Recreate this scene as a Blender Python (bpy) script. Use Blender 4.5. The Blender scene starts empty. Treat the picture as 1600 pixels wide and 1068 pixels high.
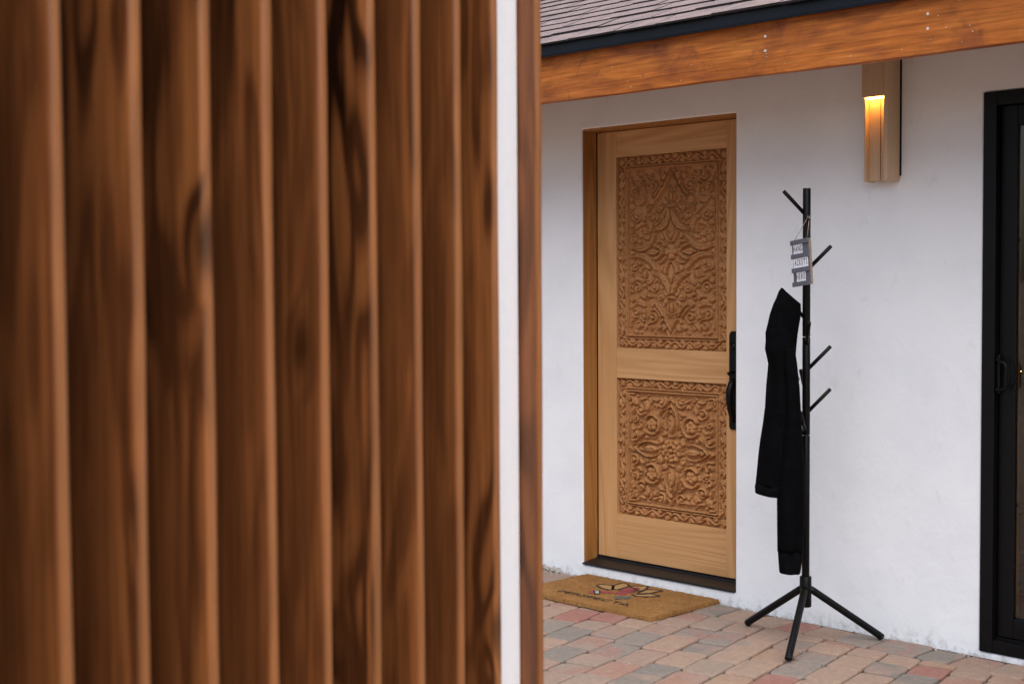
import bpy, bmesh, math, random
import numpy as np
from mathutils import Vector, Matrix
random.seed(7); RNG = np.random.default_rng(11)
SC = bpy.context.scene; COL = SC.collection
R_ = math.radians
# ------------------------------------------------------------------ camera
cd = bpy.data.cameras.new('camera'); cam = bpy.data.objects.new('camera', cd); COL.objects.link(cam)
cR = Vector((0.69825577, 0.71582421, -0.00588026)); cU = Vector((-0.02696763, 0.03451256, 0.99904035)); cF = Vector((-0.71534022, 0.69742711, -0.04340267))
CAM = Vector((4.607, -4.9594, 1.4159))
cam.matrix_world = Matrix(((cR.x, cU.x, -cF.x, CAM.x), (cR.y, cU.y, -cF.y, CAM.y), (cR.z, cU.z, -cF.z, CAM.z), (0, 0, 0, 1)))
cd.sensor_width = 36; cd.lens = 50.0; cd.clip_end = 2000; cd.clip_start = 0.05
cd.dof.use_dof = True; cd.dof.focus_distance = 6.15; cd.dof.aperture_fstop = 3.3; cd.dof.aperture_blades = 8
SC.camera = cam
# ------------------------------------------------------------------ sky, sun, exposure
SUN_AZ, SUN_EL = -37.0, 58.0
W = bpy.data.worlds.new('World'); SC.world = W; W.use_nodes = True
wn = W.node_tree.nodes; wl = W.node_tree.links
sky = wn.new('ShaderNodeTexSky'); sky.sky_type = 'NISHITA'; sky.sun_disc = False
sky.sun_elevation = R_(SUN_EL); sky.sun_rotation = R_(90 - SUN_AZ)
sky.air_density = 1.0; sky.dust_density = 2.5; sky.ozone_density = 1.0
bgn = wn['Background']; bgn.inputs[1].default_value = 0.05
wl.new(sky.outputs[0], bgn.inputs[0])
sd = bpy.data.lights.new('sun', 'SUN'); sd.energy = 1.5; sd.angle = R_(84); sd.color = (1.0, 0.992, 0.98)
sun = bpy.data.objects.new('sun', sd); COL.objects.link(sun)
sdir = Vector((math.cos(R_(SUN_EL)) * math.cos(R_(SUN_AZ)), math.cos(R_(SUN_EL)) * math.sin(R_(SUN_AZ)), math.sin(R_(SUN_EL))))
sun.rotation_euler = (-sdir).to_track_quat('-Z', 'Y').to_euler(); sun.location = sdir * 30
vs = SC.view_settings; vs.view_transform = 'Standard'; vs.look = 'None'; vs.exposure = 1.50; vs.gamma = 1.0; vs.use_curve_mapping = False
SC.cycles.use_denoising = True; SC.cycles.max_bounces = 8; SC.cycles.diffuse_bounces = 5

# ------------------------------------------------------------------ node helpers
class NT:
    def __init__(s, name):
        s.m = bpy.data.materials.new(name); s.m.use_nodes = True
        s.n = s.m.node_tree.nodes; s.l = s.m.node_tree.links; s.b = s.n['Principled BSDF']
    def link(s, a, b): s.l.new(a, b)
    def put(s, sock, v):
        if v is None: return
        if isinstance(v, bpy.types.NodeSocket): s.l.new(v, sock)
        else: sock.default_value = v
    def math(s, op, a, b=None, c=None, clamp=False):
        n = s.n.new('ShaderNodeMath'); n.operation = op; n.use_clamp = clamp
        s.put(n.inputs[0], a); s.put(n.inputs[1], b); s.put(n.inputs[2], c); return n.outputs[0]
    def vmath(s, op, a, b=None):
        n = s.n.new('ShaderNodeVectorMath'); n.operation = op; s.put(n.inputs[0], a); s.put(n.inputs[1], b); return n.outputs[0]
    def noise(s, vec, scale, detail=3, rough=0.5, dist=0.0):
        n = s.n.new('ShaderNodeTexNoise'); s.put(n.inputs['Vector'], vec)
        n.inputs['Scale'].default_value = scale; n.inputs['Detail'].default_value = detail
        n.inputs['Roughness'].default_value = rough; n.inputs['Distortion'].default_value = dist; return n.outputs['Fac']
    def voro(s, vec, scale, feature='F1', out='Distance'):
        n = s.n.new('ShaderNodeTexVoronoi'); n.feature = feature; s.put(n.inputs['Vector'], vec); n.inputs['Scale'].default_value = scale; return n.outputs[out]
    def ramp(s, fac, stops, interp='LINEAR'):
        n = s.n.new('ShaderNodeValToRGB'); cr = n.color_ramp; cr.interpolation = interp
        while len(cr.elements) < len(stops): cr.elements.new(0.5)
        for e, (p, c) in zip(cr.elements, stops):
            e.position = p; e.color = (*c, 1) if len(c) == 3 else c
        s.put(n.inputs[0], fac); return n.outputs[0]
    def mix(s, fac, a, b, mode='MIX'):
        n = s.n.new('ShaderNodeMix'); n.data_type = 'RGBA'; n.blend_type = mode
        s.put(n.inputs[0], fac)
        for k, v in ((6, a), (7, b)):
            if isinstance(v, tuple) and len(v) == 3: v = (*v, 1)
            s.put(n.inputs[k], v)
        return n.outputs[2]
    def obj(s): return s.n.new('ShaderNodeTexCoord').outputs['Object']
    def pos(s): return s.n.new('ShaderNodeNewGeometry').outputs['Position']
    def rnd(s): return s.n.new('ShaderNodeObjectInfo').outputs['Random']
    def scalev(s, v, sc): return s.vmath('MULTIPLY', v, sc)
    def bump(s, h, strength, dist=0.01, normal=None):
        n = s.n.new('ShaderNodeBump'); n.inputs['Strength'].default_value = strength; n.inputs['Distance'].default_value = dist
        s.put(n.inputs['Height'], h); s.put(n.inputs['Normal'], normal); return n.outputs[0]
    def done(s, color=None, rough=None, normal=None, metal=None, spec=None):
        s.put(s.b.inputs['Base Color'], (*color, 1) if isinstance(color, tuple) and len(color) == 3 else color)
        s.put(s.b.inputs['Roughness'], rough); s.put(s.b.inputs['Normal'], normal); s.put(s.b.inputs['Metallic'], metal)
        s.put(s.b.inputs['Specular IOR Level'], spec); return s.m
def W01(t, v, lo, hi):
    n = t.n.new('ShaderNodeMapRange'); n.inputs[1].default_value = lo; n.inputs[2].default_value = hi; t.put(n.inputs[0], v); return n.outputs[0]

def wood(name, axis, cols, grain=5.0, freq=26.0, stretch=0.10, tone=None, rough=0.5, knots=0.0, fiber=0.25, bump=0.15, local=True, rs=1.0, quiet=None, streak=0.0, edge=None, spec=0.22, flat=None):
    """contour bands of a stretched noise = flat-sawn grain; cols: dark, mid, light"""
    t = NT(name); p = t.obj() if local else t.pos()
    off = t.scalev(t.n.new('ShaderNodeCombineXYZ').outputs[0], (1, 1, 1))
    cx = t.n.new('ShaderNodeCombineXYZ'); r = t.rnd()
    for k, f in enumerate((13.7, 31.3, 57.1)): t.put(cx.inputs[k], t.math('MULTIPLY', r, f * rs))
    p = t.vmath('ADD', p, cx.outputs[0])
    st = [1, 1, 1]; st[axis] = stretch
    v = t.scalev(p, tuple(st))
    kn = None
    if knots > 0:
        sk = [1, 1, 1]; sk[axis] = 0.42
        if flat is not None: sk[flat] = 0.0
        vd = t.voro(t.vmath('ADD', t.scalev(p, tuple(sk)), t.n.new('ShaderNodeCombineXYZ').outputs[0]), knots)
        kn = W01(t, vd, 0.22, 0.03)
    n1 = t.noise(v, grain, 2.0, 0.45, 0.35)
    if kn is not None: n1 = t.math('ADD', n1, t.math('MULTIPLY', kn, 0.22 if flat is not None else 0.10))
    band = t.math('SINE', t.math('MULTIPLY', n1, freq * 6.283 / 6.283 * 2.2))
    band = t.math('MULTIPLY_ADD', band, 0.62 if flat is not None else 0.5, 0.5, clamp=True)
    sf = [1, 1, 1]; sf[axis] = 0.03
    fib = t.noise(t.scalev(p, tuple(sf)), 130, 3, 0.6)
    c = t.ramp(band, [(0.0, cols[0]), (0.45, cols[1]), (1.0, cols[2])])
    if quiet:
        sc_ = t.n.new('ShaderNodeSeparateColor'); t.link(t.n.new('ShaderNodeObjectInfo').outputs['Color'], sc_.inputs[0])
        c = t.mix(t.math('SUBTRACT', 1.0, sc_.outputs[0], clamp=True), c, quiet)
    big = t.noise(t.scalev(p, tuple(0.35 if i == axis else 1.6 for i in range(3))), 2.6, 3, 0.55)
    c = t.mix(W01(t, big, 0.42, 0.68), c, tone if tone else cols[1], 'MIX')
    if streak:
        ss = [1, 1, 1]; ss[axis] = .018
        sk_ = t.noise(t.scalev(p, tuple(ss)), 42, 3, .6, .3)
        c = t.mix(1.0, c, t.ramp(sk_, [(.32, (1 - streak,) * 3), (.68, (1 + streak * .5,) * 3)]), 'MULTIPLY')
    if edge:  # bright strip of light along the slat's front edge, painted into the colour
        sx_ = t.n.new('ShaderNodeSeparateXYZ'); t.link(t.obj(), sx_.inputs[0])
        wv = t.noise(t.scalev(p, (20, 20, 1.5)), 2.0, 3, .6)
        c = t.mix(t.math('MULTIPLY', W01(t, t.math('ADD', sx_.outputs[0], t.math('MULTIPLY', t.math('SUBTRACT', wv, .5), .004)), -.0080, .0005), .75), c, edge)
    c = t.mix(1.0, c, t.ramp(fib, [(0.25, (1 - fiber,) * 3), (0.75, (1 + fiber * .35,) * 3)]), 'MULTIPLY')
    if kn is not None: c = t.mix(t.math('MULTIPLY', t.math('POWER', kn, 1.6), 0.85), c, tuple(x * .38 for x in cols[0]))
    rr = t.math('MULTIPLY_ADD', fib, 0.25, rough - .12)
    return t.done(c, rr, t.bump(t.math('ADD', fib, t.math('MULTIPLY', band, .35)), bump, 0.004), spec=spec)

# ------------------------------------------------------------------ materials
def m_plaster():
    t = NT('white_plaster'); p = t.pos()
    a = t.noise(p, 3.0, 5, 0.55); b = t.noise(t.scalev(p, (1, 1, .6)), 16, 4, 0.6, .6); c = t.noise(p, 160, 3, .6)
    col = t.ramp(a, [(0.3, (.785, .80, .83)), (.55, (.84, .852, .88)), (.8, (.855, .865, .89))])
    col = t.mix(W01(t, b, .62, .8), col, (.75, .755, .77))
    sep = t.n.new('ShaderNodeSeparateXYZ'); t.link(p, sep.inputs[0])
    dirt = t.math('MULTIPLY', W01(t, t.math('ADD', sep.outputs[2], t.math('MULTIPLY', b, .12)), .11, .05), W01(t, t.noise(p, 26, 4, .7), .45, .62))
    col = t.mix(t.math('MULTIPLY', dirt, .6), col, (.34, .31, .29))
    h = t.math('ADD', t.math('MULTIPLY', a, 1.2), t.math('ADD', t.math('MULTIPLY', b, .7), t.math('MULTIPLY', c, .12)))
    return t.done(col, .82, t.bump(h, .30, .012), spec=.2)
def m_simple(name, col, rough=.5, metal=0.0, var=.12, scale=40, bump=0.0, spec=.5):
    t = NT(name); n = t.noise(t.pos(), scale, 4, .6)
    c = t.mix(1.0, tuple(col), t.ramp(n, [(.3, (1 - var,) * 3), (.7, (1 + var,) * 3)]), 'MULTIPLY')
    return t.done(c, t.math('MULTIPLY_ADD', n, .2, rough - .1), t.bump(n, bump, .003) if bump else None, metal, spec)
def m_paver():
    t = NT('tumbled_paver'); p = t.pos(); r = t.rnd()
    base = t.ramp(r, [(0.0, (.31, .215, .165)), (.18, (.345, .235, .175)), (.34, (.32, .185, .140)), (.44, (.30, .145, .115)), (.52, (.34, .235, .175)), (.66, (.295, .22, .175)), (.76, (.215, .185, .160)), (.85, (.245, .205, .175)), (.92, (.335, .215, .150))], 'CONSTANT')
    sec = t.ramp(t.math('FRACT', t.math('MULTIPLY', r, 7.31)), [(0.0, (.325, .225, .175)), (.35, (.31, .170, .135)), (.6, (.26, .205, .175)), (.8, (.335, .235, .175))], 'CONSTANT')
    n = t.noise(t.vmath('ADD', p, t.scalev(t.n.new('ShaderNodeCombineXYZ').outputs[0], (0, 0, 0))), 7.5, 3, .5)
    c = t.mix(t.math('MULTIPLY', W01(t, n, .47, .66), .8), base, sec)
    g = t.noise(p, 220, 3, .65); g2 = t.noise(p, 38, 4, .6)
    c = t.mix(1.0, c, t.ramp(g, [(.25, (.74,) * 3), (.75, (1.2,) * 3)]), 'MULTIPLY')
    c = t.mix(1.0, c, t.ramp(g2, [(.3, (.86,) * 3), (.7, (1.1,) * 3)]), 'MULTIPLY')
    return t.done(c, .9, t.bump(t.math('ADD', g, t.math('MULTIPLY', g2, 1.5)), .4, .004), spec=.2)
def m_shingle():
    t = NT('asphalt_shingle'); p = t.pos(); r = t.rnd()
    base = t.ramp(t.math('FRACT', t.math('MULTIPLY', t.math('ADD', r, t.voro(t.scalev(p, (3.6, 0, 10)), 1.0, 'F1', 'Distance')), 3.7)), [(0, (.25, .185, .175)), (.3, (.29, .225, .22)), (.55, (.31, .225, .205)), (.8, (.24, .19, .19))])
    g = t.noise(p, 420, 2, .6); g3 = t.noise(p, 90, 3, .6)
    c = t.mix(1.0, base, t.ramp(g, [(.3, (.6,) * 3), (.7, (1.35,) * 3)]), 'MULTIPLY')
    c = t.mix(1.0, c, t.ramp(g3, [(.3, (.85,) * 3), (.7, (1.12,) * 3)]), 'MULTIPLY')
    return t.done(c, .95, t.bump(g, .5, .003), spec=.15)
def m_fabric(name, col):
    t = NT(name); p = t.pos(); n = t.noise(p, 600, 2, .6); n2 = t.noise(p, 25, 3, .6)
    t.b.inputs['Sheen Weight'].default_value = 0.0; t.b.inputs['Sheen Roughness'].default_value = .5
    return t.done(t.mix(W01(t, n2, .4, .7), tuple(col), tuple(c * 1.5 for c in col)), .9, t.bump(n, .3, .002), spec=.04)
def m_coir():
    t = NT('coir_fibre'); p = t.pos(); n = t.noise(p, 190, 3, .6); n2 = t.noise(p, 9, 4, .6)
    c = t.ramp(n, [(.25, (.13, .064, .022)), (.5, (.29, .143, .048)), (.8, (.42, .235, .095))])
    c = t.mix(W01(t, n2, .4, .75), c, (.225, .110, .036))
    return t.done(c, .95, t.bump(n, .8, .006), spec=.1)
def m_glass():
    t = NT('window_glass'); nd = t.n; lk = t.l
    gl = nd.new('ShaderNodeBsdfGlossy'); gl.inputs['Roughness'].default_value = .02
    tr = nd.new('ShaderNodeBsdfTransparent'); tr.inputs[0].default_value = (.82, .84, .84, 1)
    fr = nd.new('ShaderNodeFresnel'); fr.inputs[0].default_value = 1.5
    mx = nd.new('ShaderNodeMixShader'); lk.new(t.math('MULTIPLY', fr.outputs[0], 1.6, clamp=True), mx.inputs[0]); lk.new(tr.outputs[0], mx.inputs[1]); lk.new(gl.outputs[0], mx.inputs[2])
    lk.new(mx.outputs[0], nd['Material Output'].inputs['Surface']); nd.remove(t.b); return t.m
def m_emit(name, col, st):
    t = NT(name); t.b.inputs['Emission Color'].default_value = (*col, 1); t.b.inputs['Emission Strength'].default_value = st; return t.done(tuple(col), .5)
M = {}
M['plaster'] = m_plaster()
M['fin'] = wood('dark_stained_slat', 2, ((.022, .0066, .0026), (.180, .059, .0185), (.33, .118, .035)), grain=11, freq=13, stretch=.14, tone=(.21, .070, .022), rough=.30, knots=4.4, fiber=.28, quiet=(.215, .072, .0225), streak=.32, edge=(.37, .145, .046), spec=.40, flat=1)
M['backing'] = wood('dark_backing_wood', 2, ((.02, .009, .004), (.04, .018, .008), (.06, .026, .012)), rough=.7)
def m_beam():
    t = NT('amber_stained_beam'); p = t.pos()
    fine = t.noise(t.scalev(p, (.05, 1, 1)), 95, 3, .65, .4); mid = t.noise(t.scalev(p, (.07, 1, 1)), 26, 4, .6, .8)
    bl = t.noise(t.scalev(p, (.55, 1, 1)), 5.5, 4, .6, .6); bl2 = t.noise(t.scalev(p, (1.2, 1, .8)), 9, 4, .65, 1.2)
    c = t.ramp(mid, [(.3, (.33, .092, .018)), (.5, (.46, .140, .026)), (.72, (.54, .185, .038))])
    c = t.mix(t.math('MULTIPLY', W01(t, bl, .50, .66), .72), c, (.21, .058, .025))
    c = t.mix(t.math('MULTIPLY', W01(t, bl2, .60, .74), .65), c, (.15, .046, .026))
    kd = t.voro(t.scalev(p, (.8, 0, 1)), 5.5); c = t.mix(W01(t, kd, .085, .02), c, (.07, .022, .012))
    c = t.mix(1.0, c, t.ramp(fine, [(.30, (.58,) * 3), (.70, (1.2,) * 3)]), 'MULTIPLY')
    return t.done(c, .55, t.bump(fine, .25, .003), spec=.2)
M['beam'] = m_beam()
M['rafter'] = wood('brown_stained_rafter', 1, ((.10, .035, .012), (.2, .07, .024), (.27, .10, .035)), rough=.55, local=False)
M['soffit'] = wood('soffit_board', 0, ((.16, .07, .03), (.26, .12, .05), (.33, .16, .07)), rough=.6)
M['door'] = wood('honey_oak_door', 2, ((.51, .265, .108), (.58, .315, .135), (.63, .352, .160)), grain=7, freq=34, stretch=.05, tone=(.565, .303, .128), rough=.45, fiber=.12, bump=.08)
M['doorh'] = wood('honey_oak_rail', 0, ((.51, .265, .108), (.58, .315, .135), (.63, .352, .160)), grain=7, freq=34, stretch=.05, tone=(.565, .303, .128), rough=.45, fiber=.12, bump=.08)
M['jamb'] = wood('orange_oak_jamb', 2, ((.32, .138, .036), (.39, .178, .052), (.44, .21, .068)), grain=8, freq=36, stretch=.05, rough=.45, fiber=.14, bump=.08)
def m_carved():
    t = NT('carved_wood'); p = t.pos(); n = t.noise(t.scalev(p, (1, 1, .06)), 150, 3, .6); b = t.noise(p, 6, 3, .5)
    at = t.n.new('ShaderNodeAttribute'); at.attribute_name = 'cut'
    c = t.ramp(b, [(.3, (.39, .178, .068)), (.7, (.48, .228, .092))])
    c = t.mix(1.0, c, t.ramp(n, [(.25, (.85,) * 3), (.75, (1.08,) * 3)]), 'MULTIPLY')
    return t.done(c, .55, t.bump(n, .15, .002), spec=.15)
M['carved'] = m_carved()
M['sconce'] = wood('pale_weathered_wood', 2, ((.50, .35, .22), (.56, .40, .265), (.60, .44, .30)), grain=7, freq=7, stretch=.06, rough=.75, fiber=.10, local=False, spec=.1)
M['black_metal'] = m_simple('black_powder_coat', (.0045, .0042, .0045), .36, 0, .25, 60, .05, .16)
M['black_alu'] = m_simple('black_aluminium', (.0028, .0028, .0036), .40, 0, .2, 50, 0, .22)
M['drip'] = m_simple('black_drip_edge', (.006, .007, .011), .35, 0, .15, 30, 0, .35)
M['bronze'] = m_simple('dark_bronze_sill', (.006, .0055, .006), .5, 0, .35, 60, .1)
M['white_post'] = m_simple('white_painted_post', (.88, .88, .89), .5, 0, .02, 30, .02)
M['paver'] = m_paver(); M['shingle'] = m_shingle(); M['coir'] = m_coir(); M['glass'] = m_glass()
M['sand'] = m_simple('joint_sand', (.075, .058, .048), .95, 0, .4, 160, .5, .1)
M['earth'] = m_simple('bare_ground', (.24, .19, .15), .95, 0, .3, 3, .4, .1)
M['jacket'] = m_fabric('black_jersey', (.0020, .0019, .0023)); M['rib'] = m_fabric('black_ribbing', (.003, .0029, .0035))
M['zip'] = m_simple('zip_metal', (.25, .25, .26), .35, 1.0)
M['slate'] = m_simple('slate_painted_board', (.105, .108, .135), .7, 0, .2, 90, .1)
M['rawedge'] = m_simple('raw_board_edge', (.24, .18, .14), .8, 0, .25, 120)
M['tile'] = m_simple('white_letter_card', (.80, .80, .84), .5, 0, .02)
M['ink'] = m_simple('black_letter_ink', (.03, .03, .04), .6); M['cord'] = m_simple('jute_cord', (.42, .33, .25), .9, 0, .3, 300)
M['p_black'] = m_simple('mat_print_black', (.022, .012, .008), .95, 0, .5, 150); M['p_red'] = m_simple('mat_print_red', (.27, .045, .045), .95, 0, .4, 150)
M['p_green'] = m_simple('mat_print_grey_green', (.085, .085, .06), .95, 0, .4, 150); M['p_white'] = m_simple('mat_print_pale', (.32, .34, .29), .95, 0, .3, 150)
M['p_cream'] = m_simple('mat_print_cream', (.36, .20, .07), .95, 0, .3, 150)
M['nail'] = m_simple('galvanised_nail', (.72, .64, .58), .4, .2)
M['room'] = m_simple('room_wall_paint', (.34, .27, .22), .9); M['roomfloor'] = wood('room_floor', 1, ((.12, .06, .03), (.2, .1, .05), (.26, .14, .07)), local=False)
M['led'] = m_emit('warm_led', (1.0, .45, .07), 12.0); M['bulb'] = m_emit('warm_bulb', (1.0, .55, .15), 30.0)
M['asphalt'] = m_simple('cut_asphalt_edge', (.020, .016, .018), .95)
M['chip'] = m_simple('broken_plaster', (.36, .33, .30), .95, 0, .5, 60, .6, .1)

# ------------------------------------------------------------------ mesh helpers
class MB:
    def __init__(s): s.v = []; s.f = []
    def add(s, vs, fs):
        o = len(s.v); s.v += [tuple(v) for v in vs]; s.f += [tuple(i + o for i in f) for f in fs]; return s
    def box(s, x0, x1, y0, y1, z0, z1):
        return s.add([(x0, y0, z0), (x1, y0, z0), (x1, y1, z0), (x0, y1, z0), (x0, y0, z1), (x1, y0, z1), (x1, y1, z1), (x0, y1, z1)],
                     [(3, 2, 1, 0), (4, 5, 6, 7), (0, 1, 5, 4), (1, 2, 6, 5), (2, 3, 7, 6), (3, 0, 4, 7)])
    def tube(s, pts, rad, seg=12, cap=True):
        pts = [Vector(p) for p in pts]; n = len(pts); rad = rad if isinstance(rad, (list, tuple)) else [rad] * n
        rings = []; up = None
        for i, p in enumerate(pts):
            d = (pts[min(i + 1, n - 1)] - pts[max(i - 1, 0)]).normalized()
            if up is None: up = d.orthogonal().normalized()
            up = (up - d * up.dot(d)).normalized(); sd = d.cross(up)
            rings.append([p + (up * math.cos(2 * math.pi * k / seg) + sd * math.sin(2 * math.pi * k / seg)) * rad[i] for k in range(seg)])
        vs = [v for r in rings for v in r]; fs = []
        for i in range(n - 1):
            for k in range(seg):
                a = i * seg + k; b = i * seg + (k + 1) % seg; fs.append((a, b, b + seg, a + seg))
        if cap: fs += [tuple(range(seg - 1, -1, -1)), tuple(range((n - 1) * seg, n * seg))]
        return s.add(vs, fs)
    def build(s, name, mat, parent=None, smooth=False, bevel=0, seg=2, wn=False):
        me = bpy.data.meshes.new(name); me.from_pydata(s.v, [], s.f); me.validate()
        o = bpy.data.objects.new(name, me); COL.objects.link(o)
        if mat: me.materials.append(mat)
        bm = bmesh.new(); bm.from_mesh(me); bmesh.ops.recalc_face_normals(bm, faces=bm.faces[:]); bm.to_mesh(me); bm.free()
        if smooth: me.polygons.foreach_set('use_smooth', [True] * len(me.polygons))
        if bevel:
            b = o.modifiers.new('bevel', 'BEVEL'); b.width = bevel; b.segments = seg; b.limit_method = 'ANGLE'; b.angle_limit = R_(40)
            me.polygons.foreach_set('use_smooth', [True] * len(me.polygons))
            w = o.modifiers.new('wn', 'WEIGHTED_NORMAL')
        if parent: o.parent = parent
        return o
def box(name, mat, parent, x0, x1, y0, y1, z0, z1, bevel=0.0, seg=2): return MB().box(x0, x1, y0, y1, z0, z1).build(name, mat, parent, bevel=bevel, seg=seg)
def tag(o, label, cat, group=None):
    o['label'] = label; o['category'] = cat
    if group: o['group'] = group
    return o
def thing(name, label, cat, loc=(0, 0, 0), rz=0.0, group=None):
    o = bpy.data.objects.new(name, None); COL.objects.link(o); o.location = loc; o.rotation_euler = (0, 0, rz); o.empty_display_size = .1
    return tag(o, label, cat, group)
def grid_mesh(name, mat, X, Y, Z, parent=None, smooth=True):
    """X,Y,Z : (n,m) arrays -> quad sheet"""
    n, m = X.shape; co = np.stack([X, Y, Z], -1).reshape(-1, 3)
    idx = np.arange(n * m).reshape(n, m); q = np.stack([idx[:-1, :-1], idx[:-1, 1:], idx[1:, 1:], idx[1:, :-1]], -1).reshape(-1, 4)
    me = bpy.data.meshes.new(name); me.vertices.add(len(co)); me.vertices.foreach_set('co', co.ravel().astype(np.float32))
    me.loops.add(q.size); me.loops.foreach_set('vertex_index', q.ravel().astype(np.int32))
    me.polygons.add(len(q)); me.polygons.foreach_set('loop_start', np.arange(0, q.size, 4, dtype=np.int32))
    me.polygons.foreach_set('use_smooth', np.full(len(q), smooth)); me.update(calc_edges=True); me.validate()
    me.materials.append(mat); o = bpy.data.objects.new(name, me); COL.objects.link(o)
    if parent: o.parent = parent
    return o

# ================================================================== GROUND
g = MB(); g.add([(-400, -400, -.07), (400, -400, -.07), (400, 400, -.07), (-400, 400, -.07)], [(0, 1, 2, 3)])
o = g.build('ground', M['earth']); o['kind'] = 'structure'
PX0, PX1, PY0, PY1 = -4.0, 8.0, -9.0, -.012
g = MB(); g.add([(PX0, PY0, -.012), (PX1, PY0, -.012), (PX1, PY1 + .01, -.012), (PX0, PY1 + .01, -.012), (PX0, PY0, -.09), (PX1, PY0, -.09), (PX1, PY1 + .01, -.09), (PX0, PY1 + .01, -.09)],
    [(0, 1, 2, 3), (0, 4, 5, 1), (1, 5, 6, 2), (2, 6, 7, 3), (3, 7, 4, 0)])
paving = g.build('paving', M['sand']); paving['kind'] = 'structure'
def clip(poly, a, b, c):
    out = []
    for i in range(len(poly)):
        p, q = poly[i], poly[(i + 1) % len(poly)]; dp = a * p[0] + b * p[1] + c; dq = a * q[0] + b * q[1] + c
        if dp <= 0: out.append(p)
        if dp * dq < 0:
            t = dp / (dp - dq); out.append((p[0] + t * (q[0] - p[0]), p[1] + t * (q[1] - p[1])))
    return out
def area(p): return .5 * abs(sum(p[i][0] * p[(i + 1) % len(p)][1] - p[(i + 1) % len(p)][0] * p[i][1] for i in range(len(p))))
polys = []
x = PX0
while x < PX1:                                        # border course against the wall
    w = random.choice((.135, .148, .156, .20)); y1 = -.036 + random.uniform(-.010, .008); y0 = -.212 + random.uniform(-.006, .006)
    j = lambda: random.uniform(-.0025, .0025)
    polys.append([(x + .003 + j(), y0), (x + w - .003 + j(), y0 + j()), (x + w - .003 + j(), y1), (x + .003 + j(), y1 + j())]); x += w
FA = R_(101.6); du = Vector((math.cos(FA), math.sin(FA))); dv = Vector((math.sin(FA), -math.cos(FA)))
org = Vector((1.198, -.816)); ROWW = .138
for rI in range(-80, 80):
    ph = random.uniform(0, .3); u = -12 + ph; v0 = rI * ROWW
    while u < 6:
        L = random.choice((.138, .20, .208, .205, .215, .26, .145)); j = lambda: random.uniform(-.0025, .0025)
        q = []
        for (a, b) in ((u + .0035, v0 + .0035), (u + L - .0035, v0 + .0035), (u + L - .0035, v0 + ROWW - .0035), (u + .0035, v0 + ROWW - .0035)):
            p = org + du * (a + j()) + dv * (b + j()); q.append((p.x, p.y))
        u += L
        for h in ((0, 1, .218), (0, -1, PY0), (1, 0, -PX1), (-1, 0, PX0)):
            q = clip(q, *h)
            if len(q) < 3: break
        if len(q) >= 3 and area(q) > .0012: polys.append(q)
def paver_geo(q):
    cx = sum(p[0] for p in q) / len(q); cy = sum(p[1] for p in q) / len(q)
    if sum(q[i][0] * q[(i + 1) % len(q)][1] - q[(i + 1) % len(q)][0] * q[i][1] for i in range(len(q))) < 0: q = q[::-1]
    ring = []
    n = len(q)
    for i in range(n):                                 # rounded corners
        p, a, b = Vector(q[i]), Vector(q[i - 1]), Vector(q[(i + 1) % n])
        la, lb = (a - p).length, (b - p).length; r = min(.017 + random.uniform(-.006, .010), la * .35, lb * .35)
        pa = p + (a - p) / la * r; pb = p + (b - p) / lb * r
        ring += [pa, (pa + pb) / 4 + p / 2, pb]
    tx, ty, dz = random.uniform(-.018, .018), random.uniform(-.018, .018), random.uniform(-.003, .003)
    def lvl(s, z): return [(cx + (v.x - cx) * s, cy + (v.y - cy) * s, z + dz + (v.x - cx) * tx + (v.y - cy) * ty) for v in ring]
    m = len(ring); ins = lambda d: 1 - d / .075
    vs = lvl(1, -.04) + lvl(1, -.0065) + lvl(ins(.0022), -.0018) + lvl(ins(.0075), 0.0)
    fs = [(k * m + i, k * m + (i + 1) % m, (k + 1) * m + (i + 1) % m, (k + 1) * m + i) for k in range(3) for i in range(m)]
    fs.append(tuple(range(3 * m, 4 * m)))
    return vs, fs
def vis(q):                                            # how large it shows from the photographer's place
    cx = sum(p[0] for p in q) / len(q); cy = sum(p[1] for p in q) / len(q); v = Vector((cx, cy, 0)) - CAM; w = v.dot(cF)
    if w < .5: return -1
    px = 800 + 2222 * v.dot(cR) / w; py = 534 - 2222 * v.dot(cU) / w
    s = area(q) / w ** 3
    if 820 < px < 1700 and 860 < py < 1180: s += 10
    return s
polys.sort(key=vis, reverse=True)
rest = MB()
for i, q in enumerate(polys):
    vs_, fs_ = paver_geo(q)
    if i < 296: MB().add(vs_, fs_).build('paver', M['paver'], paving, smooth=False)
    else: rest.add(vs_, fs_)
o = rest.build('paver_field', M['paver'], paving); o['kind'] = 'stuff'

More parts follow.
